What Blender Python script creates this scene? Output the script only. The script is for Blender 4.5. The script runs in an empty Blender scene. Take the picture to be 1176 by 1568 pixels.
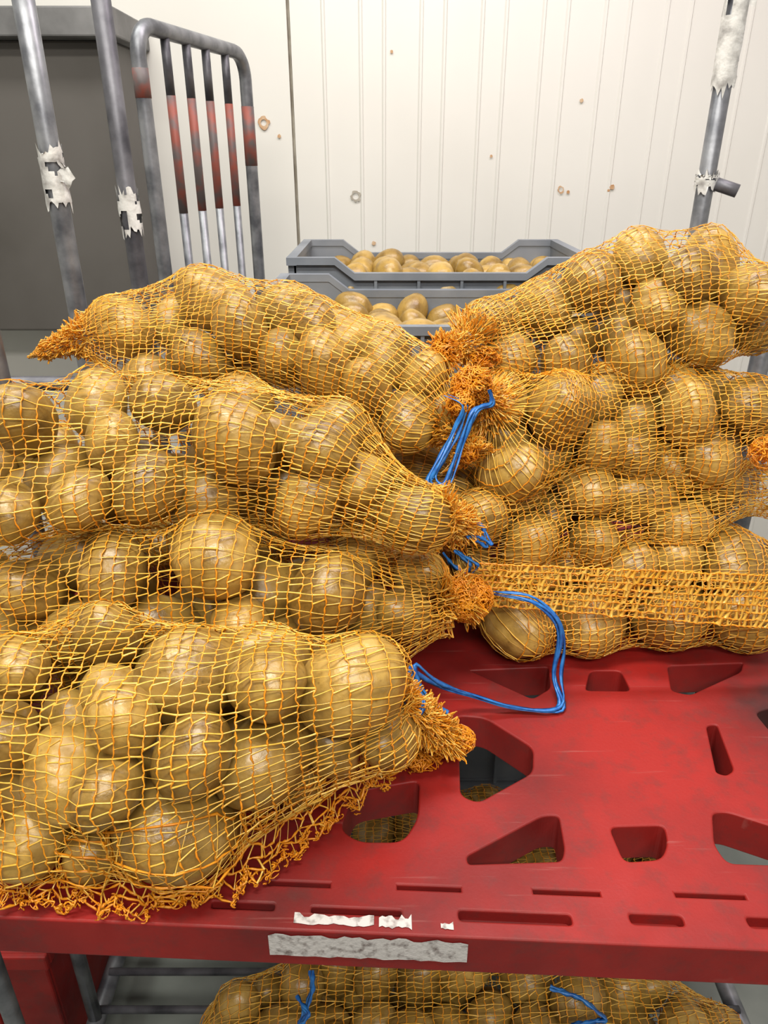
import bpy, math, random
import numpy as np
from mathutils import Vector, noise
SC=bpy.context.scene
try: SC.view_settings.view_transform='Standard'
except Exception: pass
BASE=0.85          # height of the red shelf above the floor

# ------------------------------------------------------------------ materials
def mat(name):
    m=bpy.data.materials.new(name); m.use_nodes=True
    nt=m.node_tree; b=nt.nodes['Principled BSDF']; return m,nt,b
def N(nt,t,**k):
    n=nt.nodes.new(t)
    for a,v in k.items():
        if a in n.inputs: n.inputs[a].default_value=v
        else: setattr(n,a,v)
    return n
def noise_col(nt,b,cols,scale,detail=4,pos=None,coord='Object',target='Base Color'):
    tc=N(nt,'ShaderNodeTexCoord'); n=N(nt,'ShaderNodeTexNoise',Scale=scale,Detail=detail)
    nt.links.new(tc.outputs[coord],n.inputs['Vector'])
    r=N(nt,'ShaderNodeValToRGB'); e=r.color_ramp.elements
    pos=pos or [i/(len(cols)-1) for i in range(len(cols))]
    e[0].position=pos[0]; e[0].color=(*cols[0],1); e[1].position=pos[-1]; e[1].color=(*cols[-1],1)
    for p,c in zip(pos[1:-1],cols[1:-1]):
        x=e.new(p); x.color=(*c,1)
    nt.links.new(n.outputs['Fac'],r.inputs['Fac'])
    if target: nt.links.new(r.outputs['Color'],b.inputs[target])
    return n,r,tc
def bump(nt,b,scale,strength,dist=.001,detail=4):
    tc=N(nt,'ShaderNodeTexCoord'); n=N(nt,'ShaderNodeTexNoise',Scale=scale,Detail=detail)
    nt.links.new(tc.outputs['Object'],n.inputs['Vector'])
    bp=N(nt,'ShaderNodeBump',Strength=strength,Distance=dist)
    nt.links.new(n.outputs['Fac'],bp.inputs['Height']); nt.links.new(bp.outputs[0],b.inputs['Normal'])

def m_potato():
    m,nt,b=mat('potato_skin')
    n,r,tc=noise_col(nt,b,[(.20,.118,.026),(.39,.25,.058),(.53,.365,.115)],38,6,[.28,.52,.8],target=None)
    at=N(nt,'ShaderNodeAttribute',attribute_name='tint')
    mx=N(nt,'ShaderNodeMix',data_type='RGBA',blend_type='MULTIPLY'); mx.inputs[0].default_value=1
    r2=N(nt,'ShaderNodeValToRGB'); r2.color_ramp.elements[0].color=(.66,.62,.55,1); r2.color_ramp.elements[1].color=(1.15,1.13,1.08,1)
    nt.links.new(at.outputs['Fac'],r2.inputs[0])
    nt.links.new(r.outputs[0],mx.inputs[6]); nt.links.new(r2.outputs[0],mx.inputs[7])
    v=N(nt,'ShaderNodeTexVoronoi',Scale=95.); nt.links.new(tc.outputs['Object'],v.inputs['Vector'])
    r3=N(nt,'ShaderNodeValToRGB'); r3.color_ramp.elements[0].position=.05; r3.color_ramp.elements[0].color=(.4,.35,.3,1)
    r3.color_ramp.elements[1].position=.16; r3.color_ramp.elements[1].color=(1,1,1,1)
    nt.links.new(v.outputs['Distance'],r3.inputs[0])
    mx2=N(nt,'ShaderNodeMix',data_type='RGBA',blend_type='MULTIPLY'); mx2.inputs[0].default_value=.55
    nt.links.new(mx.outputs[2],mx2.inputs[6]); nt.links.new(r3.outputs[0],mx2.inputs[7])
    nt.links.new(mx2.outputs[2],b.inputs['Base Color'])
    b.inputs['Roughness'].default_value=.33; b.inputs['Specular IOR Level'].default_value=.6
    bump(nt,b,220,.4,.0014,5)
    return m
def m_net(name,cols,rough,trans):
    m,nt,b=mat(name)
    noise_col(nt,b,cols,60,3,[.3,.7]); b.inputs['Roughness'].default_value=rough
    b.inputs['Specular IOR Level'].default_value=.7
    out=nt.nodes['Material Output']; tr=N(nt,'ShaderNodeBsdfTranslucent'); tr.inputs[0].default_value=(*cols[1],1)
    mx=N(nt,'ShaderNodeMixShader'); mx.inputs[0].default_value=trans
    nt.links.new(b.outputs[0],mx.inputs[1]); nt.links.new(tr.outputs[0],mx.inputs[2]); nt.links.new(mx.outputs[0],out.inputs[0])
    return m
M_WARP=m_net('net_orange_strand',[(.80,.28,.010),(.95,.42,.02)],.34,.25)
M_WEFT=m_net('net_yellow_strand',[(.80,.42,.035),(.93,.62,.13)],.15,.2)
M_POT=m_potato()
def simple(name,c1,c2,scale,rough,metal=0,bs=None,pos=None,detail=5):
    m,nt,b=mat(name); noise_col(nt,b,[c1,c2],scale,detail,pos or [.35,.65]); b.inputs['Roughness'].default_value=rough
    b.inputs['Metallic'].default_value=metal
    if bs: bump(nt,b,*bs)
    return m
M_BLUE=simple('blue_twine',(.01,.09,.36),(.03,.20,.55),120,.3)
M_METAL=simple('galvanised_steel',(.10,.105,.12),(.27,.28,.30),25,.42,.55,(80,.3,.001))
M_METALD=simple('worn_steel',(.05,.05,.06),(.17,.17,.19),18,.5,.5,(80,.3,.001))
M_REDP=simple('worn_red_paint',(.27,.07,.05),(.12,.10,.10),30,.55,.1,None,[.4,.6])
M_TAPE=simple('torn_white_tape',(.68,.68,.66),(.28,.27,.26),45,.7,0,(120,.6,.002),[.45,.7])
M_GREY=simple('grey_crate_plastic',(.15,.17,.20),(.22,.24,.27),9,.5)
M_CAB=simple('dark_grey_metal',(.075,.068,.06),(.105,.097,.088),3,.5)
M_CABT=simple('cabinet_trim',(.20,.20,.20),(.08,.08,.08),8,.5)
M_LABEL=simple('label_residue',(.50,.48,.46),(.16,.13,.12),150,.8,0,(250,.6,.001),[.5,.72])
def m_red():
    m,nt,b=mat('red_plastic')
    n,r,tc=noise_col(nt,b,[(.05,.014,.014),(.17,.011,.010),(.29,.014,.011)],5.5,9,[.28,.40,.62],target=None)
    n3=N(nt,'ShaderNodeTexNoise',Scale=42.,Detail=9.,Roughness=.7); nt.links.new(tc.outputs['Object'],n3.inputs['Vector'])
    r3=N(nt,'ShaderNodeMapRange'); r3.inputs[1].default_value=.5; r3.inputs[2].default_value=.72; r3.inputs[4].default_value=.5
    nt.links.new(n3.outputs['Fac'],r3.inputs[0])
    mx=N(nt,'ShaderNodeMix',data_type='RGBA'); nt.links.new(r3.outputs[0],mx.inputs[0]); nt.links.new(r.outputs[0],mx.inputs[6]); mx.inputs[7].default_value=(.08,.025,.022,1)
    mp=N(nt,'ShaderNodeMapping'); mp.inputs['Scale'].default_value=(8,160,20); mp.inputs['Rotation'].default_value=(0,0,.5); nt.links.new(tc.outputs['Object'],mp.inputs[0])
    n4=N(nt,'ShaderNodeTexNoise',Scale=1.,Detail=6.); nt.links.new(mp.outputs[0],n4.inputs['Vector'])
    r4=N(nt,'ShaderNodeMapRange'); r4.inputs[1].default_value=.66; r4.inputs[2].default_value=.76; r4.inputs[4].default_value=.3
    nt.links.new(n4.outputs['Fac'],r4.inputs[0])
    mx4=N(nt,'ShaderNodeMix',data_type='RGBA'); nt.links.new(r4.outputs[0],mx4.inputs[0]); nt.links.new(mx.outputs[2],mx4.inputs[6]); mx4.inputs[7].default_value=(.36,.16,.14,1)
    nt.links.new(mx4.outputs[2],b.inputs['Base Color'])
    n2=N(nt,'ShaderNodeTexNoise',Scale=30.,Detail=6.); nt.links.new(tc.outputs['Object'],n2.inputs['Vector'])
    mr=N(nt,'ShaderNodeMapRange'); mr.inputs[3].default_value=.34; mr.inputs[4].default_value=.68
    nt.links.new(n2.outputs['Fac'],mr.inputs[0]); nt.links.new(mr.outputs[0],b.inputs['Roughness'])
    b.inputs['Specular IOR Level'].default_value=.3
    bump(nt,b,350,.2,.0006); return m
M_RED=m_red()
M_WALL=simple('white_panel_paint',(.75,.74,.695),(.68,.67,.625),1.2,.42,0,(6,.05,.002))
M_STAIN=simple('rust_stain',(.45,.22,.08),(.6,.45,.3),60,.7)
M_SEAM=simple('seam_dirt',(.28,.25,.2),(.5,.47,.4),14,.8)
M_FLOOR=simple('concrete_floor',(.13,.15,.135),(.20,.22,.20),7,.5,0,(40,.2,.002))

# ------------------------------------------------------------------ mesh helpers
def link(o,parent=None):
    bpy.context.collection.objects.link(o)
    if parent: o.parent=parent
    return o
def empty(name,loc=(0,0,0)):
    e=bpy.data.objects.new(name,None); e.empty_display_size=.05; e.location=loc; return link(e)
def np_mesh(name,V,F,mats,midx=None,smooth=True,attr=None):
    me=bpy.data.meshes.new(name); V=np.asarray(V,np.float32); F=np.asarray(F,np.int32)
    k=F.shape[1]
    me.vertices.add(len(V)); me.vertices.foreach_set('co',V.ravel())
    me.loops.add(F.size); me.loops.foreach_set('vertex_index',F.ravel())
    me.polygons.add(len(F)); me.polygons.foreach_set('loop_start',np.arange(0,F.size,k,dtype=np.int32))
    for m in mats: me.materials.append(m)
    if midx is not None: me.polygons.foreach_set('material_index',np.asarray(midx,np.int32))
    if smooth: me.polygons.foreach_set('use_smooth',np.ones(len(F),bool))
    if attr is not None:
        a=me.attributes.new('tint','FLOAT','POINT'); a.data.foreach_set('value',np.asarray(attr,np.float32))
    me.update(calc_edges=True); me.validate(); return me
def py_mesh(name,V,F,mats,smooth=False,midx=None):
    me=bpy.data.meshes.new(name); me.from_pydata([tuple(v) for v in V],[],F)
    for m in mats: me.materials.append(m)
    if midx is not None:
        for p,i in zip(me.polygons,midx): p.material_index=i
    if smooth:
        for p in me.polygons: p.use_smooth=True
    me.update(); return me
def nrm(a): return a/np.maximum(np.linalg.norm(a,axis=-1,keepdims=True),1e-9)
class Strands:
    def __init__(s): s.V=[];s.F=[];s.M=[];s.n=0
    def add(s,L,Nr,w,t,mi):
        S,n,_=L.shape
        T=nrm(np.gradient(L,axis=1)); side=nrm(np.cross(T,Nr)); up=nrm(np.cross(side,T))
        w=np.broadcast_to(np.asarray(w,float),(S,n))[...,None]; t=np.broadcast_to(np.asarray(t,float),(S,n))[...,None]
        R=np.stack([L+side*w,L+up*t,L-side*w,L-up*t],axis=2)
        idx=s.n+np.arange(S*n*4).reshape(S,n,4)
        a=idx[:,:-1]; b=idx[:,1:]
        f=np.stack([a,np.roll(a,-1,2),np.roll(b,-1,2),b],axis=-1).reshape(-1,4)
        s.V.append(R.reshape(-1,3)); s.F.append(f); s.M.append(np.full(len(f),mi)); s.n+=S*n*4
    def mesh(s,name,mats):
        return np_mesh(name,np.concatenate(s.V),np.concatenate(s.F),mats,np.concatenate(s.M))
def tubes(name,paths,mats,res=6):
    verts=[];faces=[];mi=[]
    K=12
    for pts,r,m in paths:
        P=np.array(pts,float); n=len(P)
        T=np.gradient(P,axis=0); T=nrm(T)
        ref=np.array([0,0,1.]) if abs(T[0][2])<.8 else np.array([0,1.,0])
        base=len(verts)
        A=nrm(np.cross(T[0],ref)[None])[0]
        for i in range(n):
            A=A-T[i]*np.dot(A,T[i]); A=A/np.linalg.norm(A); B=np.cross(T[i],A)
            for k in range(K):
                a=2*math.pi*k/K; verts.append(P[i]+r*(math.cos(a)*A+math.sin(a)*B))
        for i in range(n-1):
            for k in range(K):
                faces.append((base+i*K+k,base+i*K+(k+1)%K,base+(i+1)*K+(k+1)%K,base+(i+1)*K+k)); mi.append(m)
        faces.append(tuple(base+k for k in range(K))[::-1]); mi.append(m)
        faces.append(tuple(base+(n-1)*K+k for k in range(K))); mi.append(m)
    return py_mesh(name,verts,faces,mats,True,mi)
def seg(a,b,n=2): return [tuple(np.array(a)*(1-i/(n-1))+np.array(b)*i/(n-1)) for i in range(n)]
def smooth_path(pts,n=40):
    P=np.array(pts,float); d=np.r_[0,np.cumsum(np.linalg.norm(np.diff(P,axis=0),axis=1))]
    Q=np.stack([np.interp(np.linspace(0,d[-1],n),d,P[:,k]) for k in range(P.shape[1])],1)
    for _ in range(max(2,n//12)): Q[1:-1]=.25*Q[:-2]+.5*Q[1:-1]+.25*Q[2:]
    return Q
def box(V,F,x0,x1,y0,y1,z0,z1):
    b=len(V); V+= [(x0,y0,z0),(x1,y0,z0),(x1,y1,z0),(x0,y1,z0),(x0,y0,z1),(x1,y0,z1),(x1,y1,z1),(x0,y1,z1)]
    F+= [tuple(b+i for i in f) for f in [(0,3,2,1),(4,5,6,7),(0,1,5,4),(1,2,6,5),(2,3,7,6),(3,0,4,7)]]
def bevel(o,w,seg=2):
    m=o.modifiers.new('bevel','BEVEL'); m.width=w; m.segments=seg; m.limit_method='ANGLE'

# ------------------------------------------------------------------ potatoes
import bmesh
def ico(sub):
    bm=bmesh.new(); bmesh.ops.create_icosphere(bm,subdivisions=sub,radius=1)
    V=np.array([v.co[:] for v in bm.verts]); F=np.array([[v.index for v in f.verts] for f in bm.faces]); bm.free(); return V,F
VAR={}
for sub in (3,4):
    V,F=ico(sub); L=[]
    for k in range(6):
        D=np.array([1+.07*noise.noise(Vector(v)*1.3+Vector((k*7.1,0,0)))+.02*noise.noise(Vector(v)*3.5+Vector((0,k*5.3,0))) for v in V])
        L.append(V*D[:,None])
    VAR[sub]=(L,F)
def rot(rg):
    q=rg.normal(size=4); q/=np.linalg.norm(q); w,x,y,z=q
    return np.array([[1-2*(y*y+z*z),2*(x*y-z*w),2*(x*z+y*w)],[2*(x*y+z*w),1-2*(x*x+z*z),2*(y*z-x*w)],[2*(x*z-y*w),2*(y*z+x*w),1-2*(x*x+y*y)]])
class Pot: pass
def mkpot(c,r,rg,hero=False):
    p=Pot(); p.c=np.array(c,float); p.r=r; p.R=rot(rg)
    p.a=r*np.array([rg.uniform(1.08,1.28),rg.uniform(.92,1.0),rg.uniform(.82,.93)]); p.h=hero; p.t=rg.uniform(0,1); p.k=int(rg.integers(6)); return p
def potato_mesh(name,pots,sub=None):
    Vs=[];Fs=[];At=[];n=0
    for p in pots:
        s=sub or (4 if p.h else 3)
        L,F=VAR[s]; v=(L[p.k]*p.a)@p.R+p.c
        Vs.append(v); Fs.append(F+n); At.append(np.full(len(v),p.t)); n+=len(v)
    return np_mesh(name,np.concatenate(Vs),np.concatenate(Fs),[M_POT],attr=np.concatenate(At))
def push(P,pots,mul=1.03,add=.0014,zmin=None):
    sh=P.shape; Q=P.reshape(-1,3).copy()
    for p in pots:
        d=Q-p.c; rad=p.a.max()*mul+add
        m=np.where((np.abs(d[:,0])<rad)&(np.abs(d[:,1])<rad)&(np.abs(d[:,2])<rad))[0]
        if len(m)==0: continue
        s=p.a*mul+add
        q=(d[m]@p.R.T)/s; l=np.linalg.norm(q,axis=1); ins=l<1
        if not ins.any(): continue
        mm=m[ins]; qq=q[ins]/np.maximum(l[ins],1e-4)[:,None]
        Q[mm]=(qq*s)@p.R+p.c
    if zmin is not None: Q[:,2]=np.maximum(Q[:,2],zmin)
    return Q.reshape(sh)
ALLP=[]
def fill(spine,explicit,nfill,rg,rr,zfloor):
    C=spine[:,:3]; T=nrm(np.gradient(C,axis=0)); side=nrm(np.cross(T,[0,0,1.])); up=np.cross(side,T)
    body=np.where(spine[:,3]>.048)[0]
    ex=[mkpot(e[:3],e[3]*.97,rg,True) for e in explicit]
    rs=rg.uniform(*rr,size=nfill)
    idx=rg.choice(body,size=nfill)
    P=C[idx]+side[idx]*(rg.uniform(-.7,.7,nfill)*spine[idx,3])[:,None]+up[idx]*(rg.uniform(-.7,.7,nfill)*spine[idx,4])[:,None]
    lo,hi=C.min(0)-.2,C.max(0)+.2
    near=[p for p in ALLP if np.all(p.c>lo) and np.all(p.c<hi)]
    FC=np.array([p.c for p in ex+near]).reshape(-1,3); FR=np.array([p.r for p in ex+near])
    for it in range(160):
        D=P[:,None]-P[None]; L=np.linalg.norm(D,axis=2)+np.eye(nfill); mn=.97*(rs[:,None]+rs[None])
        ov=np.where(L<mn,(mn-L)/L,0); np.fill_diagonal(ov,0)
        P=P+.35*(D*ov[...,None]).sum(1)
        if len(FC):
            D=P[:,None]-FC[None]; L=np.linalg.norm(D,axis=2)+1e-6; mn=.97*(rs[:,None]+FR[None])
            ov=np.where(L<mn,(mn-L)/L,0); P=P+.7*(D*ov[...,None]).sum(1)
        P[:,2]-=.0004
        k=body[np.argmin(np.linalg.norm(P[:,None]-C[None,body],axis=2),axis=1)]
        d=P-C[k]; a=(d*side[k]).sum(1); b=(d*up[k]).sum(1); t=(d*T[k]).sum(1)
        W=np.maximum(spine[k,3]-rs,.004); H=np.maximum(spine[k,4]-rs,.004)
        e=np.sqrt((a/W)**2+(b/H)**2); f=np.where(e>1,1/np.maximum(e,1e-6),1)
        t=np.clip(t,-.006,.006)
        P=C[k]+side[k]*(a*f)[:,None]+up[k]*(b*f)[:,None]+T[k]*t[:,None]
        P[:,2]=np.maximum(P[:,2],zfloor+rs*.95)
    pots=list(ex)
    for i in range(nfill):
        bad=False
        for q in pots+near:
            if np.linalg.norm(P[i]-q.c)<.74*(rs[i]+q.r): bad=True;break
        if not bad: pots.append(mkpot(P[i],rs[i],rg))
    return pots,near
def grid_normals(G,closed,center=None):
    if closed: dj=np.roll(G,-1,1)-np.roll(G,1,1)
    else: dj=np.gradient(G,axis=1)
    di=np.gradient(G,axis=0); Nn=nrm(np.cross(di,dj))
    if center is not None:
        s=((G-center)*Nn).sum(-1).mean()
        if s<0: Nn=-Nn
    return Nn
def ring_net(S,G,pots,rg,center,warp,weft,zmin,jit=.0008):
    """tubular knitted net: continuous orange rings, short yellow ladder threads between them"""
    NI,NJ,_=G.shape
    G=G+rg.normal(size=G.shape)*jit
    G=push(G,pots,1.03,.0016,zmin)
    Nn=grid_normals(G,True,center)
    U=3; x=np.arange(NJ*U+1)/U; j0=x.astype(int)%NJ; j1=(j0+1)%NJ; f=(x-np.floor(x))[None,:,None]
    R=G[:,j0]*(1-f)+G[:,j1]*f; NR=nrm(Nn[:,j0]*(1-f)+Nn[:,j1]*f)
    ph=np.arange(R.shape[1])[None]*1.9+rg.uniform(0,6,(NI,1))
    ax=nrm(np.cross(np.gradient(R,axis=1),NR))
    R=R+NR*(.0003*np.cos(ph))[...,None]+ax*(.00055*np.sin(ph*.9))[...,None]
    R=push(R,pots,1.03,.0014,zmin)
    wv=warp*(1+.35*np.sin(ph)+rg.uniform(-.3,.3,R.shape[:2]))
    S.add(R,NR,wv,wv*.8,0)
    I,J=np.meshgrid(np.arange(NI-1),np.arange(NJ),indexing='ij'); I=I.ravel();J=J.ravel()
    ok=rg.uniform(size=len(I))>.03; I=I[ok];J=J[ok]
    sl=np.where((J%2)==0,1,0)
    fr=rg.uniform(.15,.75,len(I))[:,None]*sl[:,None]
    a=G[I,J]; b=G[I+1,J]*(1-fr)+G[I+1,(J+1)%NJ]*fr; na=Nn[I,J]
    ts=np.linspace(0,1,5)[None,:,None]
    P=a[:,None]*(1-ts)+b[:,None]*ts
    ln=np.linalg.norm(b-a,axis=1)[:,None,None]
    P=P+na[:,None]*(np.sin(ts*math.pi)*ln*rg.uniform(-.03,.05,(len(a),1,1)))
    P=push(P,pots,1.03,.0010,zmin)
    tw=nrm(na[:,None]+.5*rg.normal(size=(len(a),1,3)))
    ww=weft*rg.uniform(.6,1.3,(len(a),1))*np.array([[1.1,.9,.8,.9,1.1]])
    S.add(P,np.broadcast_to(tw,P.shape),ww,ww*.3,1)
def net_from_grid(S,G,closed,pots,rg,center=None,warp=.00075,weft=.0011,zmin=None,jit=.0012,keep=None):
    NI,NJ,_=G.shape; U=3
    G=G+rg.normal(size=G.shape)*jit
    x=np.linspace(0,NI-1,(NI-1)*U+1); i0=np.minimum(x.astype(int),NI-2); f=(x-i0)[:,None,None]
    F=G[i0]*(1-f)+G[i0+1]*f
    F=push(F,pots,1.03,.0016,zmin)
    Nn=grid_normals(F,closed,center)
    L=F.transpose(1,0,2); NL=Nn.transpose(1,0,2)
    ph=np.arange(L.shape[1])[None]*2.1+rg.uniform(0,6,(NJ,1))
    wv=warp*(1+.35*np.sin(ph)+rg.uniform(-.25,.25,L.shape[:2]))
    L2=L+NL*(.0004*np.cos(ph))[...,None]+nrm(np.cross(np.gradient(L,axis=1),NL))*(.0004*np.sin(ph*.9))[...,None]
    S.add(L2,NL,wv,wv*.9,0)
    nj=NJ-1
    rows=np.arange(1,NI-1)*U
    I,J=np.meshgrid(rows,np.arange(nj),indexing='ij'); I=I.ravel();J=J.ravel()
    I2=np.clip(I+rg.integers(-1,2,len(I)),0,F.shape[0]-1); J2=(J+1)%NJ
    a=F[I,J]; b=F[I2,J2]; na=Nn[I,J]
    ok=rg.uniform(size=len(I))>.02
    a,b,na=a[ok],b[ok],na[ok]
    ts=np.linspace(0,1,5)[None,:,None]
    R=a[:,None]*(1-ts)+b[:,None]*ts
    ln=np.linalg.norm(b-a,axis=1)[:,None,None]
    R=R-na[:,None]*(np.sin(ts*math.pi)*ln*rg.uniform(-.02,.10,(len(a),1,1)))
    R=push(R,pots,1.03,.0010,zmin)
    tw=nrm(na[:,None]+.45*rg.normal(size=(len(a),1,3)))
    ww=weft*rg.uniform(.6,1.25,(len(a),1))*np.array([[1.1,.8,.7,.8,1.1]])
    S.add(R,np.broadcast_to(tw,R.shape),ww,ww*.3,1)
def frizz(S,c,r,n,rg,w=.00065,mi=0,elong=(1,1,1)):
    c=np.array(c); m=11; n=int(n*1.4)
    st=rg.normal(size=(n,1,3))*r*.55*np.array(elong)
    d=rg.normal(size=(n,m,3))*r*.34; d[:,0]=0
    W=np.cumsum(d,axis=1); 
    P=st+W-W.mean(1,keepdims=True)*.5
    l=np.linalg.norm(P/np.array(elong),axis=2,keepdims=True); P=P*np.minimum(1,r*1.1/np.maximum(l,1e-6))
    x=np.linspace(0,m-1,m*3); i0=np.minimum(x.astype(int),m-2); f=(x-i0)[None,:,None]
    Q=P[:,i0]*(1-f)+P[:,i0+1]*f
    for _ in range(3): Q[:,1:-1]=.25*Q[:,:-2]+.5*Q[:,1:-1]+.25*Q[:,2:]
    Q=Q+c
    S.add(Q,nrm(Q-c+rg.normal(size=Q.shape)*r*.05),w*rg.uniform(.7,1.6,(n,1)),w*.5,mi)
def ribbon(S,pts,w,mi,rg,n=60,strands=2,gap=.0026):
    for k in range(strands):
        P=np.array(pts,float); P=P+rg.normal(size=P.shape)*(.0006 if k==0 else .0022)
        Q=smooth_path(P,n)+np.array([gap*k,0,gap*.4*k])
        Nn=nrm(np.array([0,-.5,1.])+.6*np.stack([np.sin(np.arange(n)*.25+k),np.cos(np.arange(n)*.19),0*np.arange(n)],1))
        wv=w*2.1*(1+.35*np.sin(np.arange(n)*.8+k*2))[None]
        S.add(Q[None],Nn[None],wv,w*.4,mi)
def hull_radius(C,D,pots,add):
    R=np.zeros(C.shape[:2])
    for p in pots:
        s=p.a*1.03+add
        o=((C-p.c)@p.R.T)/s; d=(D@p.R.T)/s
        a=(d*d).sum(-1); b=(o*d).sum(-1); c=(o*o).sum(-1)-1
        disc=b*b-a*c; ok=disc>0
        t=np.where(ok,(-b+np.sqrt(np.maximum(disc,0)))/a,0)
        R=np.maximum(R,t)
    return R
def sack(ctrl,explicit,nfill,seed,rr=(.027,.038),NJ=86,row=.0104,floor_h=0.,knots=(),sheets=(),ties=(),warp=.00066,weft=.00076,tight=38):
    rg=np.random.default_rng(seed)
    ctrl=np.array(ctrl,float); ctrl[:,2]+=BASE; z0=BASE+floor_h
    ex=[(e[0],e[1],e[2]+BASE,e[3]) for e in explicit]
    d=np.linalg.norm(np.diff(ctrl[:,:3],axis=0),axis=1); s=np.r_[0,np.cumsum(d)]
    xx=np.linspace(0,s[-1],600); ww=np.interp(xx,s,ctrl[:,3]); dens=1/(row*np.where(ww<.04,.45,1.)); cum=np.r_[0,np.cumsum((dens[1:]+dens[:-1])/2*np.diff(xx))]
    NI=int(cum[-1])+1; xs=np.interp(np.linspace(0,cum[-1],NI),cum,xx)
    sp=np.stack([np.interp(xs,s,ctrl[:,k]) for k in range(5)],1)
    for _ in range(3): sp[1:-1]=.25*sp[:-2]+.5*sp[1:-1]+.25*sp[2:]
    pots,near=fill(sp,ex,nfill,rg,rr,z0)
    C=sp[:,:3].copy()
    Cs=C.copy()
    for _ in range(12): Cs[1:-1]=.25*Cs[:-2]+.5*Cs[1:-1]+.25*Cs[2:]
    T=nrm(np.gradient(Cs,axis=0)); side=nrm(np.cross(T,[0,0,1.])); up=np.cross(side,T)
    ang=np.arange(NJ)/NJ*2*math.pi
    pin=sp[:,3]<.032
    off=side[:,None]*(sp[:,3,None]*np.cos(ang)[None])[...,None]+up[:,None]*(sp[:,4,None]*np.sin(ang)[None])[...,None]
    rad0=np.linalg.norm(off,axis=2); D=off/np.maximum(rad0,1e-6)[...,None]
    CC=np.broadcast_to(C[:,None],off.shape)
    hit=hull_radius(CC,D,pots,.002)
    base=np.where(pin[:,None],rad0*(1+.3*rg.normal(size=rad0.shape)),0)
    hit=np.where(pin[:,None],np.maximum(base,.003),hit)
    rho=hit.copy()
    m=rho.copy()
    for a in (1,-1,2,-2): m=np.maximum(m,np.roll(rho,a,1)*.97)
    m[1:-1]=np.maximum(m[1:-1],np.maximum(rho[:-2],rho[2:])*.97)
    rho=np.where(pin[:,None],hit,m)
    for _ in range(tight*2):
        av=rho.copy()
        av[1:-1]=.32*(np.roll(rho,1,1)[1:-1]+np.roll(rho,-1,1)[1:-1])+.18*(rho[:-2]+rho[2:])
        av-=.00012
        rho=np.where(pin[:,None],hit,np.maximum(hit,av))
    G=CC+D*rho[...,None]
    G[:,:,2]=np.maximum(G[:,:,2],z0+.002)
    fixed=G[pin].copy()
    for it in range(16):
        A=(np.roll(G,1,1)+np.roll(G,-1,1))*.5
        B=G.copy(); B[1:-1]=(G[:-2]+G[2:])*.5
        G=G+.5*(.5*A+.5*B-G)
        G=push(G,near,1.03,.002); G=push(G,pots,1.03,.0016,z0+.002)
        G[pin]=fixed
    S=Strands(); ring_net(S,G,pots,rg,C[:,None],warp,weft,z0+.002)
    for c,r,n,el in knots: frizz(S,(c[0],c[1],c[2]+BASE),r,n,rg,elong=el)
    for f in sheets: f(S,pots,near,rg)
    par=empty('potato_net_sack')
    net=bpy.data.objects.new('net',S.mesh('net',[M_WARP,M_WEFT])); link(net,par)
    pm=bpy.data.objects.new('potatoes',potato_mesh('potatoes',pots)); link(pm,par)
    if ties:
        St=Strands()
        for pts,w,ns in ties: ribbon(St,[(x,y,z+BASE) for x,y,z in pts],w,0,rg,strands=ns)
        link(bpy.data.objects.new('tie_string',St.mesh('tie_string',[M_BLUE])),par)
    ALLP.extend(pots)
    return pots
def ring_tie(c,r,nv,turns=2):
    nv=np.array(nv,float); nv/=np.linalg.norm(nv); a=np.cross(nv,[0,0,1.]); a/=np.linalg.norm(a); b=np.cross(nv,a)
    return [tuple(np.array(c)+r*(math.cos(t)*a+math.sin(t)*b)+nv*.002*t/3) for t in np.linspace(0,turns*2*math.pi,18*turns)]

# ------------------------------------------------------------------ sheets of loose net
def hem_sheet(S,pots,near,rg):
    path=smooth_path([(.045,.566,.004),(.005,.535,.004),(-.03,.505,.004),(-.072,.458,.004),(-.108,.42,.004),(-.185,.395,.004),(-.315,.408,.004),(-.42,.42,.004)],70)
    path[:,2]+=BASE; rows=9; G=np.zeros((70,rows,3))
    for j in range(rows):
        f=j/(rows-1); q=path.copy()
        q[:,1]+=.035*f; q[:,2]+=.055*f
        q[:,:2]+=(rg.normal(size=(70,2))*.002); q[:,1]-=.008*(1-f)*np.abs(np.sin(np.arange(70)*.9))
        q[:,2]+=.010*(1-f)*np.abs(np.sin(np.arange(70)*.7+1))
        G[:,j]=q
    for _ in range(6):
        G[:,1:-1]=.5*G[:,1:-1]+.25*(G[:,:-2]+G[:,2:]); G=push(G,pots,1.03,.003,BASE+.003)
    net_from_grid(S,G,False,pots,rg,None,.0010,.0010,BASE+.002,.0022)
    for i in range(0,70,1):
        frizz(S,G[i,0]+[0,0,.002],.006,3,rg,w=.0007)
def ladder_sheet(S,pots,near,rg):
    n=54; m=8; G=np.zeros((n,m,3))
    for i in range(n):
        f=i/(n-1); x=.105+f*.37
        top=(.672,.145-.018*f); bot=(.664,.098-.036*f)
        for j in range(m):
            g=j/(m-1); G[i,j]=(x-.01*g,top[0]*(1-g)+bot[0]*g,BASE+top[1]*(1-g)+bot[1]*g)
    al=pots+near
    for it in range(60):
        if it<38: G[:,:,1]+=.0010
        for _ in range(3):
            B=G.copy(); B[1:-1]=.5*G[1:-1]+.25*(G[:-2]+G[2:]); B[:,1:-1]=.6*B[:,1:-1]+.2*(B[:,:-2]+B[:,2:]); B[[0,-1]]=G[[0,-1]]; G=B
        G=push(G,al,1.04,.008,BASE+.004)
    net_from_grid(S,G,False,al,rg,None,.0011,.0028,BASE+.003,.0006)
def right_bunch(S,pots,near,rg):
    frizz(S,(.445,.79,BASE+.245),.02,60,rg,elong=(1.3,1,1))

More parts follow.
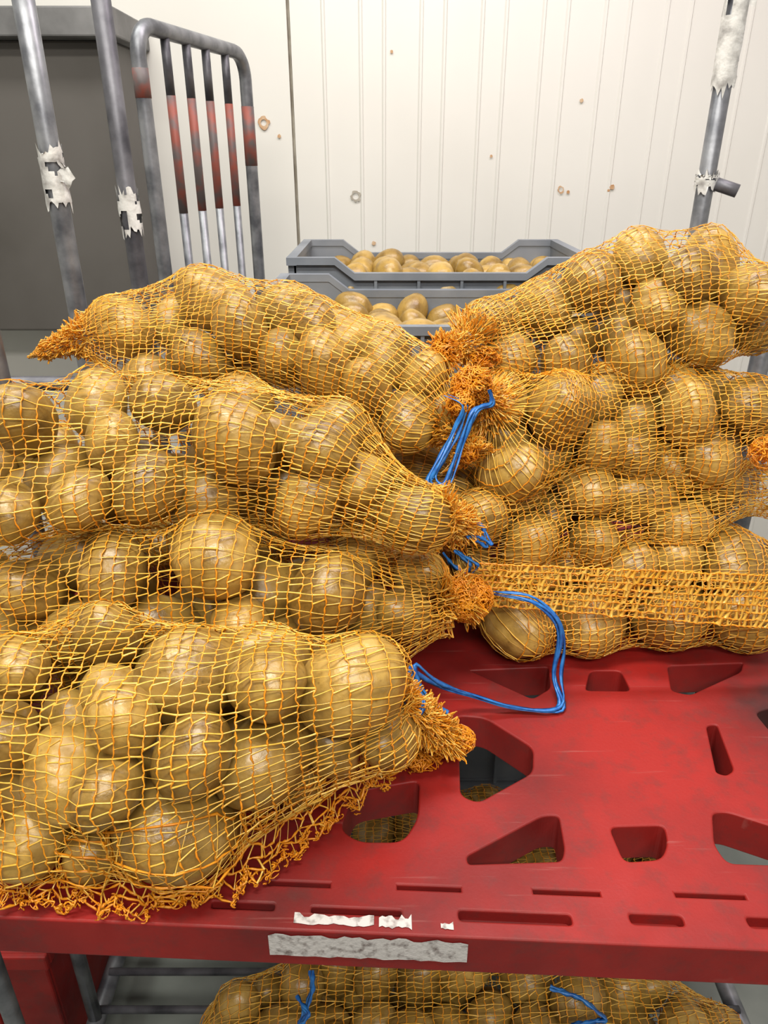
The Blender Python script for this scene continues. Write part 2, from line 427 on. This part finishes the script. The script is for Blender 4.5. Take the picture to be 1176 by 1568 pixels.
# ------------------------------------------------------------------ SACKS on the shelf
sack([(-.43,.52,.09,.02,.03),(-.40,.52,.09,.07,.07),(-.33,.51,.10,.115,.10),(-.2,.505,.105,.12,.105),(-.09,.505,.105,.105,.10),(-.02,.51,.11,.07,.075),(.012,.535,.10,.022,.022),(.022,.548,.085,.009,.009),(.040,.558,.055,.018,.018),(.064,.568,.028,.026,.012)],
 [(-.171,.44,.054,.054),(-.026,.495,.150,.045),(-.163,.50,.157,.043),(-.258,.45,.098,.038),(-.099,.47,.095,.043),(-.189,.47,.105,.026),(-.248,.55,.163,.032),(-.307,.50,.167,.03),(-.225,.49,.145,.028),(-.101,.54,.142,.032),(-.285,.425,.05,.030),(-.236,.425,.035,.025),(-.305,.455,.125,.027),(-.045,.50,.08,.028)],
 26,11,knots=[((.045,.560,.055),.012,50,(1,1,1.3)),((.066,.570,.022),.019,110,(1.3,1,.6)),((.035,.550,.015),.014,40,(1.5,1,.6))],sheets=[hem_sheet],
 ties=[(ring_tie((.024,.548,.088),.012,(.5,.3,-.8)),.0009,1)])
sack([(-.44,.66,.11,.02,.03),(-.40,.66,.12,.08,.08),(-.3,.66,.13,.10,.10),(-.16,.66,.13,.10,.105),(-.04,.66,.12,.09,.09),(.025,.67,.115,.065,.065),(.065,.69,.11,.024,.024),(.075,.695,.11,.010,.010),(.092,.70,.109,.026,.026)],
 [(-.263,.62,.186,.037),(-.162,.62,.205,.044),(-.055,.62,.162,.042),(.022,.66,.112,.030),(-.346,.62,.168,.033),(.040,.71,.130,.032)],
 28,12,knots=[((.092,.700,.107),.025,240,(1.1,1,1))])
sack([(-.45,.75,.25,.02,.03),(-.41,.75,.26,.08,.06),(-.33,.74,.27,.12,.075),(-.2,.74,.275,.13,.085),(-.08,.72,.26,.10,.08),(.0,.69,.235,.06,.06),(.045,.675,.222,.036,.036),(.068,.685,.212,.012,.012),(.085,.70,.20,.022,.02)],
 [(.031,.66,.224,.036),(-.145,.68,.300,.042),(-.230,.66,.260,.034),(-.350,.68,.321,.037),(-.229,.74,.318,.035),(-.298,.74,.318,.035),(-.078,.68,.235,.034),(-.348,.62,.252,.031),(-.290,.64,.255,.032),(-.026,.70,.250,.032)],
 24,13,knots=[((.08,.695,.205),.014,70,(1,1,1))],
 ties=[([(.075,.69,.215),(.09,.70,.205),(.105,.70,.195),(.112,.69,.175),(.098,.69,.185),(.085,.68,.195)],.0010,2)])
sack([(-.44,.95,.12,.02,.03),(-.38,.95,.12,.10,.10),(-.2,.95,.12,.12,.115),(-.02,.93,.12,.10,.11),(.05,.89,.14,.07,.10),(.10,.87,.14,.05,.06),(.12,.86,.11,.01,.01),(.135,.86,.11,.02,.02)],[(.085,.82,.10,.035),(.075,.83,.165,.034)],34,14)
sack([(-.455,.94,.318,.040,.008),(-.425,.945,.33,.028,.010),(-.392,.95,.338,.018,.016),(-.365,.95,.343,.040,.04),(-.33,.95,.345,.06,.06),(-.25,.95,.35,.085,.08),(-.12,.92,.335,.09,.08),(0,.88,.305,.08,.075),(.045,.85,.29,.06,.055),(.080,.82,.262,.020,.020),(.088,.81,.255,.009,.009),(.10,.79,.24,.022,.02)],
 [(-.333,.95,.353,.043),(-.212,.95,.385,.046),(-.119,.90,.326,.041),(-.225,.90,.326,.038),(.03,.82,.274,.037),(-.038,.90,.345,.036),(.0,.88,.333,.036),(-.121,.94,.375,.038),(-.29,.90,.30,.036),(.046,.86,.315,.033)],
 16,15,knots=[((.095,.79,.245),.012,50,(1,1,1))])
sack([(.090,.735,.085,.026,.022),(.105,.755,.075,.010,.010),(.12,.765,.07,.02,.02),(.15,.79,.062,.06,.055),(.22,.80,.065,.095,.065),(.35,.81,.07,.10,.07),(.46,.81,.07,.09,.065),(.50,.81,.07,.03,.03)],
 [(.158,.742,.046,.044),(.250,.745,.044,.040),(.345,.750,.046,.042),(.440,.755,.046,.044),(.425,.785,.105,.038)],
 18,16)
sack([(.045,.765,.14,.020,.02),(.06,.775,.145,.009,.009),(.075,.785,.15,.028,.028),(.11,.81,.15,.06,.05),(.2,.85,.16,.10,.06),(.35,.86,.165,.10,.06),(.46,.86,.165,.09,.055),(.50,.86,.165,.03,.03)],
 [(.112,.78,.168,.036),(.314,.84,.165,.042),(.176,.79,.130,.036),(.423,.86,.172,.040),(.257,.80,.125,.034),(.365,.81,.14,.034),(.105,.785,.105,.030)],
 14,17,sheets=[ladder_sheet],knots=[((.06,.77,.145),.012,50,(1,1,1))],
 ties=[([(.105,.725,.10),(.13,.690,.118),(.160,.682,.118),(.193,.680,.085),(.197,.68,.05),(.186,.67,.014),(.199,.648,.006),(.193,.628,.005),(.14,.634,.006),(.0825,.63,.03),(.0416,.60,.07),(.018,.59,.105),(.03,.585,.08),(.045,.58,.05),(.06,.578,.045)],.0010,3),
       ([(.068,.755,.135),(.08,.75,.12),(.095,.745,.11),(.10,.74,.125),(.08,.75,.14)],.0010,2)])
sack([(.095,.815,.325,.018,.018),(.11,.825,.305,.010,.010),(.12,.835,.29,.024,.024),(.16,.86,.25,.06,.06),(.24,.88,.245,.10,.07),(.36,.90,.25,.10,.07),(.46,.90,.25,.09,.065),(.50,.90,.25,.03,.03)],
 [(.209,.84,.280,.045),(.15,.80,.218,.037),(.37,.86,.267,.040),(.266,.84,.232,.034),(.451,.88,.274,.040),(.308,.84,.222,.031),(.40,.84,.215,.033),(.145,.86,.285,.033)],
 16,18,sheets=[right_bunch],knots=[((.10,.82,.315),.017,110,(1.3,1,1.2)),((.085,.80,.30),.013,60,(1.2,1,1))],
 ties=[([(.066,.79,.312),(.09,.785,.304),(.074,.78,.269),(.056,.76,.24),(.045,.75,.224),(.068,.75,.22),(.082,.77,.26),(.098,.785,.30),(.1235,.80,.298),(.115,.80,.315)],.0010,3)])
sack([(.068,.86,.345,.022,.02),(.088,.875,.348,.010,.010),(.105,.89,.35,.03,.03),(.16,.93,.355,.065,.065),(.25,.96,.37,.09,.075),(.35,.97,.385,.10,.08),(.43,.97,.385,.09,.08),(.48,.97,.375,.05,.06),(.50,.97,.37,.02,.03)],
 [(.31,.90,.320,.040),(.20,.95,.378,.036),(.329,1.0,.434,.036),(.420,1.0,.420,.045),(.391,.93,.353,.042),(.268,1.0,.405,.038),(.132,.92,.368,.030),(.155,.90,.325,.033),(.225,.90,.318,.034)],
 18,19,knots=[((.075,.865,.343),.016,110,(1.2,1,1)),((.12,.87,.335),.012,40,(1.6,1,1))])
sack([(-.12,1.03,.16,.02,.03),(-.10,1.03,.16,.06,.10),(.0,1.03,.165,.065,.135),(.15,1.03,.165,.065,.13),(.24,1.03,.16,.06,.10),(.27,1.03,.16,.02,.03)],[],24,24)
for k,(yy,sd,dz) in enumerate([(.63,21,0),(.88,22,.06)]):
    sack([(-.24,yy,-.60+dz,.02,.03),(-.22,yy,-.58+dz,.09,.07),(-.1,yy,-.57+dz,.12,.10+dz*.5),(.2,yy,-.57+dz,.12,.10+dz*.5),(.42,yy,-.57+dz,.12,.10+dz*.5),(.48,yy,-.58+dz,.03,.03)],[],56,sd,rr=(.031,.041),floor_h=-.67,NJ=80,row=.012,
      ties=[([(-.115,yy-.03,-.445),(-.10,yy-.05,-.45),(-.11,yy-.06,-.46),(-.095,yy-.02,-.445),(-.1,yy,-.44)],.0012,2),([(.22,yy-.02,-.445),(.26,yy-.03,-.45),(.29,yy-.05,-.46),(.24,yy-.06,-.46)],.0012,2)] if k==0 else ())

# ------------------------------------------------------------------ roll cage trolley with red plastic shelf
cage=empty('roll_cage_trolley')
def rpoly(pts,r,n=5):
    out=[];m=len(pts)
    for i in range(m):
        p=np.array(pts[i]);a=np.array(pts[i-1]);b=np.array(pts[(i+1)%m])
        da=a-p;db=b-p;la=np.linalg.norm(da);lb=np.linalg.norm(db);rr=min(r,la*.45,lb*.45)
        s=p+da/la*rr;e=p+db/lb*rr
        for k in range(n+1):
            t=k/n; out.append((1-t)**2*s+2*t*(1-t)*p+t*t*e)
    return out
def rect(x0,x1,y0,y1,sl=-.045):
    return [(x0,y0),(x1,y0+sl*(x1-x0)),(x1,y1+sl*(x1-x0)),(x0,y1)]
holes=[([(.097,.711),(.199,.718),(.193,.676),(.167,.656)],.008),([(.243,.711),(.283,.711),(.284,.670),(.227,.671)],.01),
([(.338,.72),(.436,.726),(.425,.706),(.347,.663),(.326,.671)],.008),([(.079,.633),(.111,.629),(.156,.582),(.149,.547),(.089,.508),(.071,.518)],.01),
([(.344,.617),(.360,.619),(.35,.55),(.337,.542),(.327,.547)],.008),([(.07,.452),(.147,.497),(.164,.497),(.161,.457),(.155,.444),(.071,.441)],.009),
([(.203,.484),(.258,.486),(.254,.463),(.242,.446),(.206,.443)],.01),([(.304,.500),(.320,.501),(.372,.476),(.372,.439),(.295,.442),(.291,.463)],.009),
([(.037,.540),(.033,.491),(.018,.464),(-.023,.464),(-.042,.479),(-.03,.525)],.012),([(.405,.637),(.453,.654),(.50,.60),(.47,.55),(.414,.554)],.01),
(rect(-.10,-.043,.421,.429),.002),(rect(.009,.066,.417,.425),.002),(rect(.122,.181,.413,.421),.002),(rect(.239,.300,.410,.418),.002),(rect(.36,.42,.405,.413),.002),
(rect(-.143,-.087,.400,.410),.005),(rect(-.061,.016,.396,.405),.005),(rect(.058,.152,.389,.402),.006),(rect(.195,.241,.386,.399),.006),(rect(.288,.345,.383,.396),.006),(rect(.39,.45,.379,.391),.006),
([(-.36,.70),(-.25,.70),(-.25,.60)],.01),([(-.2,.9),(-.05,.9),(-.1,.8)],.01),([(.2,1.0),(.35,1.0),(.3,.9)],.01)]
outer=[(-.455,.4015),(.53,.357),(.555,1.10),(-.435,1.13)]
cu=bpy.data.curves.new('shelf_c','CURVE'); cu.dimensions='2D'; cu.fill_mode='BOTH'; cu.extrude=.0195; cu.bevel_depth=.002; cu.bevel_resolution=2
for pts in [rpoly(outer,.01)]+[rpoly(p,r) for p,r in holes]:
    sp=cu.splines.new('POLY'); sp.points.add(len(pts)-1)
    for q,p in zip(sp.points,pts): q.co=(p[0],p[1],0,1)
    sp.use_cyclic_u=True
tmp=bpy.data.objects.new('tmp',cu); bpy.context.collection.objects.link(tmp); bpy.context.view_layer.update()
dg=bpy.context.evaluated_depsgraph_get(); me=bpy.data.meshes.new_from_object(tmp.evaluated_get(dg)); bpy.data.objects.remove(tmp)
me.materials.clear(); me.materials.append(M_RED)
for p in me.polygons: p.use_smooth=False
sh=bpy.data.objects.new('plastic_shelf',me); link(sh,cage); sh.location=(0,0,BASE-.0215)
V=[];F=[]
def strip(y0,y1,z0,z1):
    b=len(V)
    for x in (-.45,.52):
        e=.381-.045*x
        for y in (e+y0,e+y1):
            for z in (z0,z1): V.append((x,y,BASE+z))
    F.extend([tuple(b+i for i in f) for f in [(0,1,3,2),(4,6,7,5),(0,4,5,1),(2,3,7,6),(1,5,7,3),(0,2,6,4)]])
strip(.004,.052,-.036,-.012)
link(bpy.data.objects.new('front_beam_core',py_mesh('front_beam_core',V,F,[M_RED])),cage)
def jag(x0,x1,lo,hi,seed,n=26,amp=.003):
    r=random.Random(seed); top=[(x0+(x1-x0)*i/n,hi+r.uniform(-amp,amp*.4)) for i in range(n+1)]; bot=[(x0+(x1-x0)*i/n,lo+r.uniform(-amp*.3,amp*.5)) for i in range(n+1)]
    return top,bot
V=[];F=[]
def lay(top,bot,fn):
    b=len(V);n=len(top)
    for p in top: V.append(fn(*p))
    for p in bot: V.append(fn(*p))
    for i in range(n-1): F.append((b+i,b+n+i,b+n+i+1,b+i+1))
fe=lambda x:.381-.045*x
lay(*jag(-.092,.066,-.030,-.004,1),lambda x,z:(x,fe(x)-.0028,BASE+z))
lay(*jag(-.072,-.008,.0035,.012,2,16,.003),lambda x,y:(x,fe(x)+y,BASE+.0008))
lay(*jag(-.004,.022,.003,.014,3,10,.004),lambda x,y:(x,fe(x)+y,BASE+.0008))
lay(*jag(.045,.055,.004,.010,4,6,.002),lambda x,y:(x,fe(x)+y,BASE+.0008))
link(bpy.data.objects.new('label_residue',py_mesh('label_residue',V,F,[M_LABEL])),cage)
paths=[]
for y in (.56,.72,.88): paths.append((seg((-.465,y,.14),(-.465,y,1.62),6),.0105,0))
paths.append((seg((-.465,1.145,.14),(-.465,1.145,1.68),6),.0145,0))
paths.append((seg((-.465,.40,.14),(-.465,.40,.80),4),.0145,0))
paths.append((seg((.575,1.12,.14),(.575,1.12,1.28),6),.0145,0))
paths.append((seg((.575,.40,.14),(.575,1.12,.14),3),.0145,0))
paths.append((seg((-.465,.40,.14),(-.465,1.145,.14),3),.0145,0))
paths.append((seg((-.465,.40,.80),(-.465,1.145,.80),3),.0105,0))
for y in np.linspace(.42,1.1,12): paths.append((seg((-.465,y,.155),(.575,y,.155),3),.006,1))
paths.append((seg((.575,.40,.14),(.575,.40,.82),3),.0145,0))
cg=bpy.data.objects.new('steel_tubes',tubes('steel_tubes',paths,[M_METAL,M_METALD,M_REDP])); link(cg,cage)
cp=[]
for x in (-.43,.54):
    for y in (.46,1.08):
        cp.append((seg((x-.015,y,.055),(x+.015,y,.055),2),.055,1)); cp.append((seg((x,y,.055),(x,y,.14),2),.012,0))
link(bpy.data.objects.new('caster_wheels',tubes('caster_wheels',cp,[M_METAL,M_METALD])),cage)
def sleeve(name,x,y,z0,z1,r,seed,par,flap=True):
    rg=np.random.default_rng(seed); K=28; n=14; V=[];F=[]
    for i in range(n):
        for k in range(K):
            a=2*math.pi*k/K; f=i/(n-1)
            z=z0+(z1-z0)*f+ (rg.uniform(-.012,.012) if i in(0,n-1) else 0)
            rr=r*(1.12+.22*max(0,noise.noise(Vector((math.cos(a)*1.5,math.sin(a)*1.5,z*30+seed))))+rg.uniform(0,.05))
            V.append((x+rr*math.cos(a),y+rr*math.sin(a),z))
    for i in range(n-1):
        for k in range(K):
            if noise.noise(Vector((math.cos(2*math.pi*k/K)*1.2,math.sin(2*math.pi*k/K)*1.2,i*.3+seed*3)))>.30: continue
            F.append((i*K+k,i*K+(k+1)%K,(i+1)*K+(k+1)%K,(i+1)*K+k))
    if flap:
        b=len(V); m=7
        for i in range(m):
            zz=z0+(z1-z0)*(.45+.4*i/(m-1))
            for j in range(4):
                V.append((x+r*.9+.007*j+rg.uniform(-.002,.002)-abs(i-3)*.0015*j,y-r*.7+rg.uniform(-.004,.004),zz+rg.uniform(-.003,.003)-.003*j))
        for i in range(m-1):
            for j in range(3): F.append((b+i*4+j,b+i*4+j+1,b+(i+1)*4+j+1,b+(i+1)*4+j))
    link(bpy.data.objects.new(name,py_mesh(name,V,F,[M_TAPE],True)),par)
sleeve('torn_tape',-.465,1.145,1.335,1.41,.0145,3,cage)

nb=empty('roll_cage_trolley')
pp=[]
def arch(a,b,ztop,r=.05,n=8):
    a=np.array(a);b=np.array(b);u=(b-a)/np.linalg.norm(b-a)
    pts=[(a[0],a[1],.12),(a[0],a[1],.8),(a[0],a[1],ztop-r)]
    for k in range(1,n+1):
        t=k/n*math.pi/2; p=a+u*r*(1-math.cos(t)); pts.append((p[0],p[1],ztop-r+r*math.sin(t)))
    for k in range(0,n+1):
        t=k/n*math.pi/2; p=b-u*r*(1-math.sin(t)); pts.append((p[0],p[1],ztop-r+r*math.cos(t)))
    pts+= [(b[0],b[1],.8),(b[0],b[1],.12)]
    return pts
ga=(-.415,1.46);gb=(-.305,1.88); ZT=1.60
pp.append((arch(ga,gb,ZT),.0135,0))
for i,f in enumerate((.22,.40,.58,.78)):
    x=ga[0]*(1-f)+gb[0]*f;y=ga[1]*(1-f)+gb[1]*f
    pp.append((seg((x,y,.12),(x,y,1.30),3),.0085,0)); pp.append((seg((x,y,1.30),(x,y,1.50),3),.0087,2)); pp.append((seg((x,y,1.50),(x,y,ZT),2),.0085,1))
pp.append((seg((ga[0],ga[1],1.49),(ga[0],ga[1],1.535),3),.0141,2))
pp.append((seg((gb[0],gb[1],1.38),(gb[0],gb[1],1.5),3),.0141,2))
pp.append((seg((-.405,1.27,.12),(-.405,1.27,1.85),4),.0145,1))
pp.append((seg((-.405,1.30,.12),(-.405,1.45,.12),4),.0145,1))
pp.append((seg((-1.15,1.27,.12),(-1.15,1.27,1.85),4),.0145,1))
for z in (1.04,.5,.12): pp.append((seg((-1.15,1.27,z),(-.405,1.27,z),3),.013,1))
for x in (-.62,-.85): pp.append((seg((x,1.27,.12),(x,1.27,1.04),3),.008,0))
link(bpy.data.objects.new('steel_tubes',tubes('steel_tubes2',pp,[M_METAL,M_METALD,M_REDP])),nb)
sleeve('torn_tape',-.405,1.27,1.29,1.35,.0145,12,nb,False)
nr=empty('roll_cage_trolley')
pr_=[(seg((.517,1.30,.12),(.517,1.30,1.75),4),.0135,0),(seg((.66,1.22,.12),(.66,1.22,1.75),4),.0135,0),(seg((1.1,1.30,.12),(1.1,1.30,1.75),4),.0135,0),
 (seg((.517,1.30,.12),(1.1,1.30,.12),3),.013,1),(seg((.517,1.30,.7),(1.1,1.30,.7),3),.009,1),(seg((.53,1.29,1.36),(.56,1.275,1.35),3),.010,1),(seg((.66,1.22,.12),(.66,1.30,.12),3),.013,1)]
link(bpy.data.objects.new('steel_tubes',tubes('steel_tubes3',pr_,[M_METAL,M_METALD])),nr)
sleeve('torn_tape',.517,1.30,1.49,1.74,.0150,21,nr)
sleeve('torn_tape',.517,1.30,1.355,1.375,.0150,25,nr,False)

# ------------------------------------------------------------------ grey crates with loose potatoes
def crate_mesh():
    V=[];F=[]; W=.31;D=.185;t=.004;H=.19
    prof=[(-W,.03),(-W+.095,.03),(-W+.135,0),(W-.135,0),(W-.095,.03),(W,.03)]
    def wall(pt,off0,off1):
        b=len(V);n=len(prof)
        for off in (off0,off1):
            for x,z in prof: V.append(pt(x,off,-H))
            for x,z in prof: V.append(pt(x,off,z))
        for s in (0,2*n):
            for i in range(n-1): F.append((b+s+i,b+s+i+1,b+s+n+i+1,b+s+n+i))
        for i in range(n-1): F.append((b+n+i,b+n+i+1,b+3*n+i+1,b+3*n+i))
    def lip(pt,off0,off1):
        b=len(V);n=len(prof)
        for off in (off0,off1):
            for dz in (0,-.014):
                for x,z in prof: V.append(pt(x,off,z+dz+.001))
        a,bb,c,d=b,b+n,b+2*n,b+3*n
        for i in range(n-1):
            F.append((a+i,a+i+1,c+i+1,c+i));F.append((bb+i,bb+i+1,d+i+1,d+i));F.append((a+i,a+i+1,bb+i+1,bb+i));F.append((c+i,c+i+1,d+i+1,d+i))
    for sg in (-1,1):
        wall(lambda x,o,z,sg=sg:(x,sg*o,z),D-.012,D-.012-t)
        lip(lambda x,o,z,sg=sg:(x,sg*o,z),D,D-.018)
        for x in np.linspace(-.22,.22,6):
            y0,y1=sorted((sg*(D-.012),sg*(D-.002))); box(V,F,x-.003,x+.003,y0,y1,-H,-.012)
        x0,x1=sorted((sg*(W-.012),sg*(W-.016))); box(V,F,x0,x1,-D+.012,D-.012,-H,.028)
        x0,x1=sorted((sg*(W+.002),sg*(W-.018))); box(V,F,x0,x1,-D,D,.016,.031)
        for y in (-.1,0,.1):
            x0,x1=sorted((sg*(W-.012),sg*(W-.001))); box(V,F,x0,x1,y-.003,y+.003,-H,.016)
    box(V,F,-W+.01,W-.01,-D+.01,D-.01,-H,-H+.006)
    return py_mesh('crate',V,F,[M_GREY])
CM=crate_mesh()
def stack(cx,cy,ztop,levels,pitch,seed,fillz,rotz=0):
    par=empty('plastic_crate_stack',(cx,cy,0)); par.rotation_euler[2]=rotz
    for l in range(levels):
        o=bpy.data.objects.new('crate_%d'%(l+1),CM); link(o,par); o.location=(0,0,ztop-pitch*l)
    rg=np.random.default_rng(seed); pots=[]
    for layer,(zz,ny) in enumerate(((fillz-.055,6),(fillz-.02,6))):
        for i in range(9):
            for j in range(ny-1):
                x=-.26+.52*(i+.5*(layer%2))/8.5+rg.normal()*.006; y=-.14+.28*j/(ny-2)+rg.normal()*.006
                if abs(x)>.27: continue
                pots.append(mkpot((x,y,zz+rg.normal()*.009+ztop),rg.uniform(.029,.037),rg))
    link(bpy.data.objects.new('potatoes',potato_mesh('crate_potatoes',pots)),par)
    return par
stack(.115,1.745,1.185,6,.199,31,-.015)
stack(.105,1.355,1.158,6,.194,32,-.028)

# ------------------------------------------------------------------ red crate on the floor, bottom left
rc=empty('red_plastic_crate')
V=[];F=[]
box(V,F,-.85,-.505,.70,.708,.02,.34);box(V,F,-.85,-.505,.95,.958,.02,.34);box(V,F,-.85,-.842,.708,.95,.02,.34);box(V,F,-.513,-.505,.708,.95,.02,.34);box(V,F,-.842,-.513,.708,.95,.02,.03)
box(V,F,-.86,-.495,.690,.70,.315,.345);box(V,F,-.86,-.495,.958,.968,.315,.345);box(V,F,-.505,-.495,.70,.958,.315,.345);box(V,F,-.86,-.85,.70,.958,.315,.345)
for x in (-.8,-.7,-.6): box(V,F,x-.004,x+.004,.692,.70,.0,.315)
o=bpy.data.objects.new('crate_body',py_mesh('red_crate',V,F,[M_RED])); link(o,rc); bevel(o,.003)

# ------------------------------------------------------------------ room
def plane(name,V,F,m,mi=None): return link(bpy.data.objects.new(name,py_mesh(name,V,F,m,False,mi)))
YW=2.30
prof=[(-2.2,0)]
x=-.252
prof.append((x-.003,0));prof.append((x,.010));prof.append((x+.004,.010));prof.append((x+.006,0))
x=-.16; k=0
while x<2.15:
    w=.006
    prof+=[(x-w,0),(x-w*.3,-.004),(x+w*.5,-.004),(x+w,0)]
    x+= .062 if k%2 else .098
    k+=1
prof.append((2.2,0))
V=[];F=[];MI=[]
for px,dy in prof: V.append((px,YW+dy,0)); V.append((px,YW+dy,2.9))
for i in range(len(prof)-1):
    F.append((2*i,2*i+2,2*i+3,2*i+1)); MI.append(1 if i in (1,2,3) else 0)
plane('wall_back',V,F,[M_WALL,M_SEAM],MI)
plane('wall_left',[(-2.2,-1.6,0),(-2.2,YW,0),(-2.2,YW,2.9),(-2.2,-1.6,2.9)],[(0,1,2,3)],[M_WALL])
plane('wall_right',[(2.2,-1.6,0),(2.2,YW,0),(2.2,YW,2.9),(2.2,-1.6,2.9)],[(0,1,2,3)],[M_WALL])
plane('floor',[(-2.2,-1.6,0),(2.2,-1.6,0),(2.2,YW,0),(-2.2,YW,0)],[(0,1,2,3)],[M_FLOOR])
V=[];F=[];MI=[]
def blob(cx,cz,r,m,seed,inner=0):
    rg=random.Random(seed);n=20;b=len(V)
    y=YW-.0045
    for k in range(n):
        a=2*math.pi*k/n; rr=r*rg.uniform(.8,1.15); V.append((cx+rr*math.cos(a),y,cz+rr*math.sin(a)))
    if inner:
        for k in range(n):
            a=2*math.pi*k/n; V.append((cx+inner*math.cos(a),y,cz+inner*math.sin(a)))
        for k in range(n): F.append((b+k,b+(k+1)%n,b+n+(k+1)%n,b+n+k)); MI.append(m)
    else: F.append(tuple(b+k for k in range(n))); MI.append(m)
blob(-.081,BASE+.447,.015,0,1,.009); blob(-.331,BASE+.633,.016,1,2,.008)
blob(.649,BASE+.471,.007,1,3); blob(.504,BASE+.464,.010,1,4,.006); blob(.525,BASE+.458,.005,1,7); blob(.537,BASE+.686,.005,1,5); blob(-.03,BASE+.32,.006,1,6)
blob(.64,BASE+.462,.004,1,8); blob(.30,BASE+.55,.004,1,9); blob(-.29,BASE+.60,.005,1,10); blob(.02,BASE+.80,.004,1,11)
plane('wall_stains',V,F,[M_SEAM,M_STAIN],MI)
cab=empty('wall_mounted_metal_cabinet')
V=[];F=[]; box(V,F,-1.5,-.65,2.08,2.298,BASE+.11,BASE+.80); o=bpy.data.objects.new('cabinet_body',py_mesh('cab',V,F,[M_CAB])); link(o,cab); bevel(o,.006)
V=[];F=[]; box(V,F,-1.5,-.62,2.02,2.298,BASE+.80,BASE+.86); box(V,F,-.675,-.64,2.07,2.08,BASE+.11,BASE+.80); box(V,F,-1.1,-1.09,2.07,2.08,BASE+.11,BASE+.80)
o=bpy.data.objects.new('cabinet_trim',py_mesh('cabt',V,F,[M_CABT])); link(o,cab); bevel(o,.004)

# ------------------------------------------------------------------ lights
def area(name,loc,rot,sx,sy,e,col=(1,1,1)):
    l=bpy.data.lights.new(name,'AREA'); l.shape='RECTANGLE'; l.size=sx; l.size_y=sy; l.energy=e; l.color=col
    o=bpy.data.objects.new(name,l); link(o); o.location=loc; o.rotation_euler=rot
area('ceiling_light',(-.35,.15,2.75),(0,0,0),1.3,.25,44,(1,.96,.87))
area('ceiling_light',(.55,1.35,2.75),(0,0,0),1.3,.3,23,(1,.88,.90))
area('ceiling_light',(-.7,1.35,2.75),(0,0,0),1.0,.3,16,(1,1,.92))
area('ceiling_light',(.3,-1.1,2.7),(math.radians(30),0,0),1.6,.25,42,(1,.94,.87))
w=bpy.data.worlds.new('world'); SC.world=w; w.use_nodes=True
w.node_tree.nodes['Background'].inputs[0].default_value=(1,.97,.93,1); w.node_tree.nodes['Background'].inputs[1].default_value=.16

# ------------------------------------------------------------------ camera
cd=bpy.data.cameras.new('camera'); cd.sensor_fit='VERTICAL'; cd.sensor_height=24; cd.lens=24*1444/2000
co=bpy.data.objects.new('camera',cd); link(co); co.location=(0,0,BASE+.55); co.rotation_euler=(math.radians(90-25.7),0,0)
cd.clip_start=.02
SC.camera=co
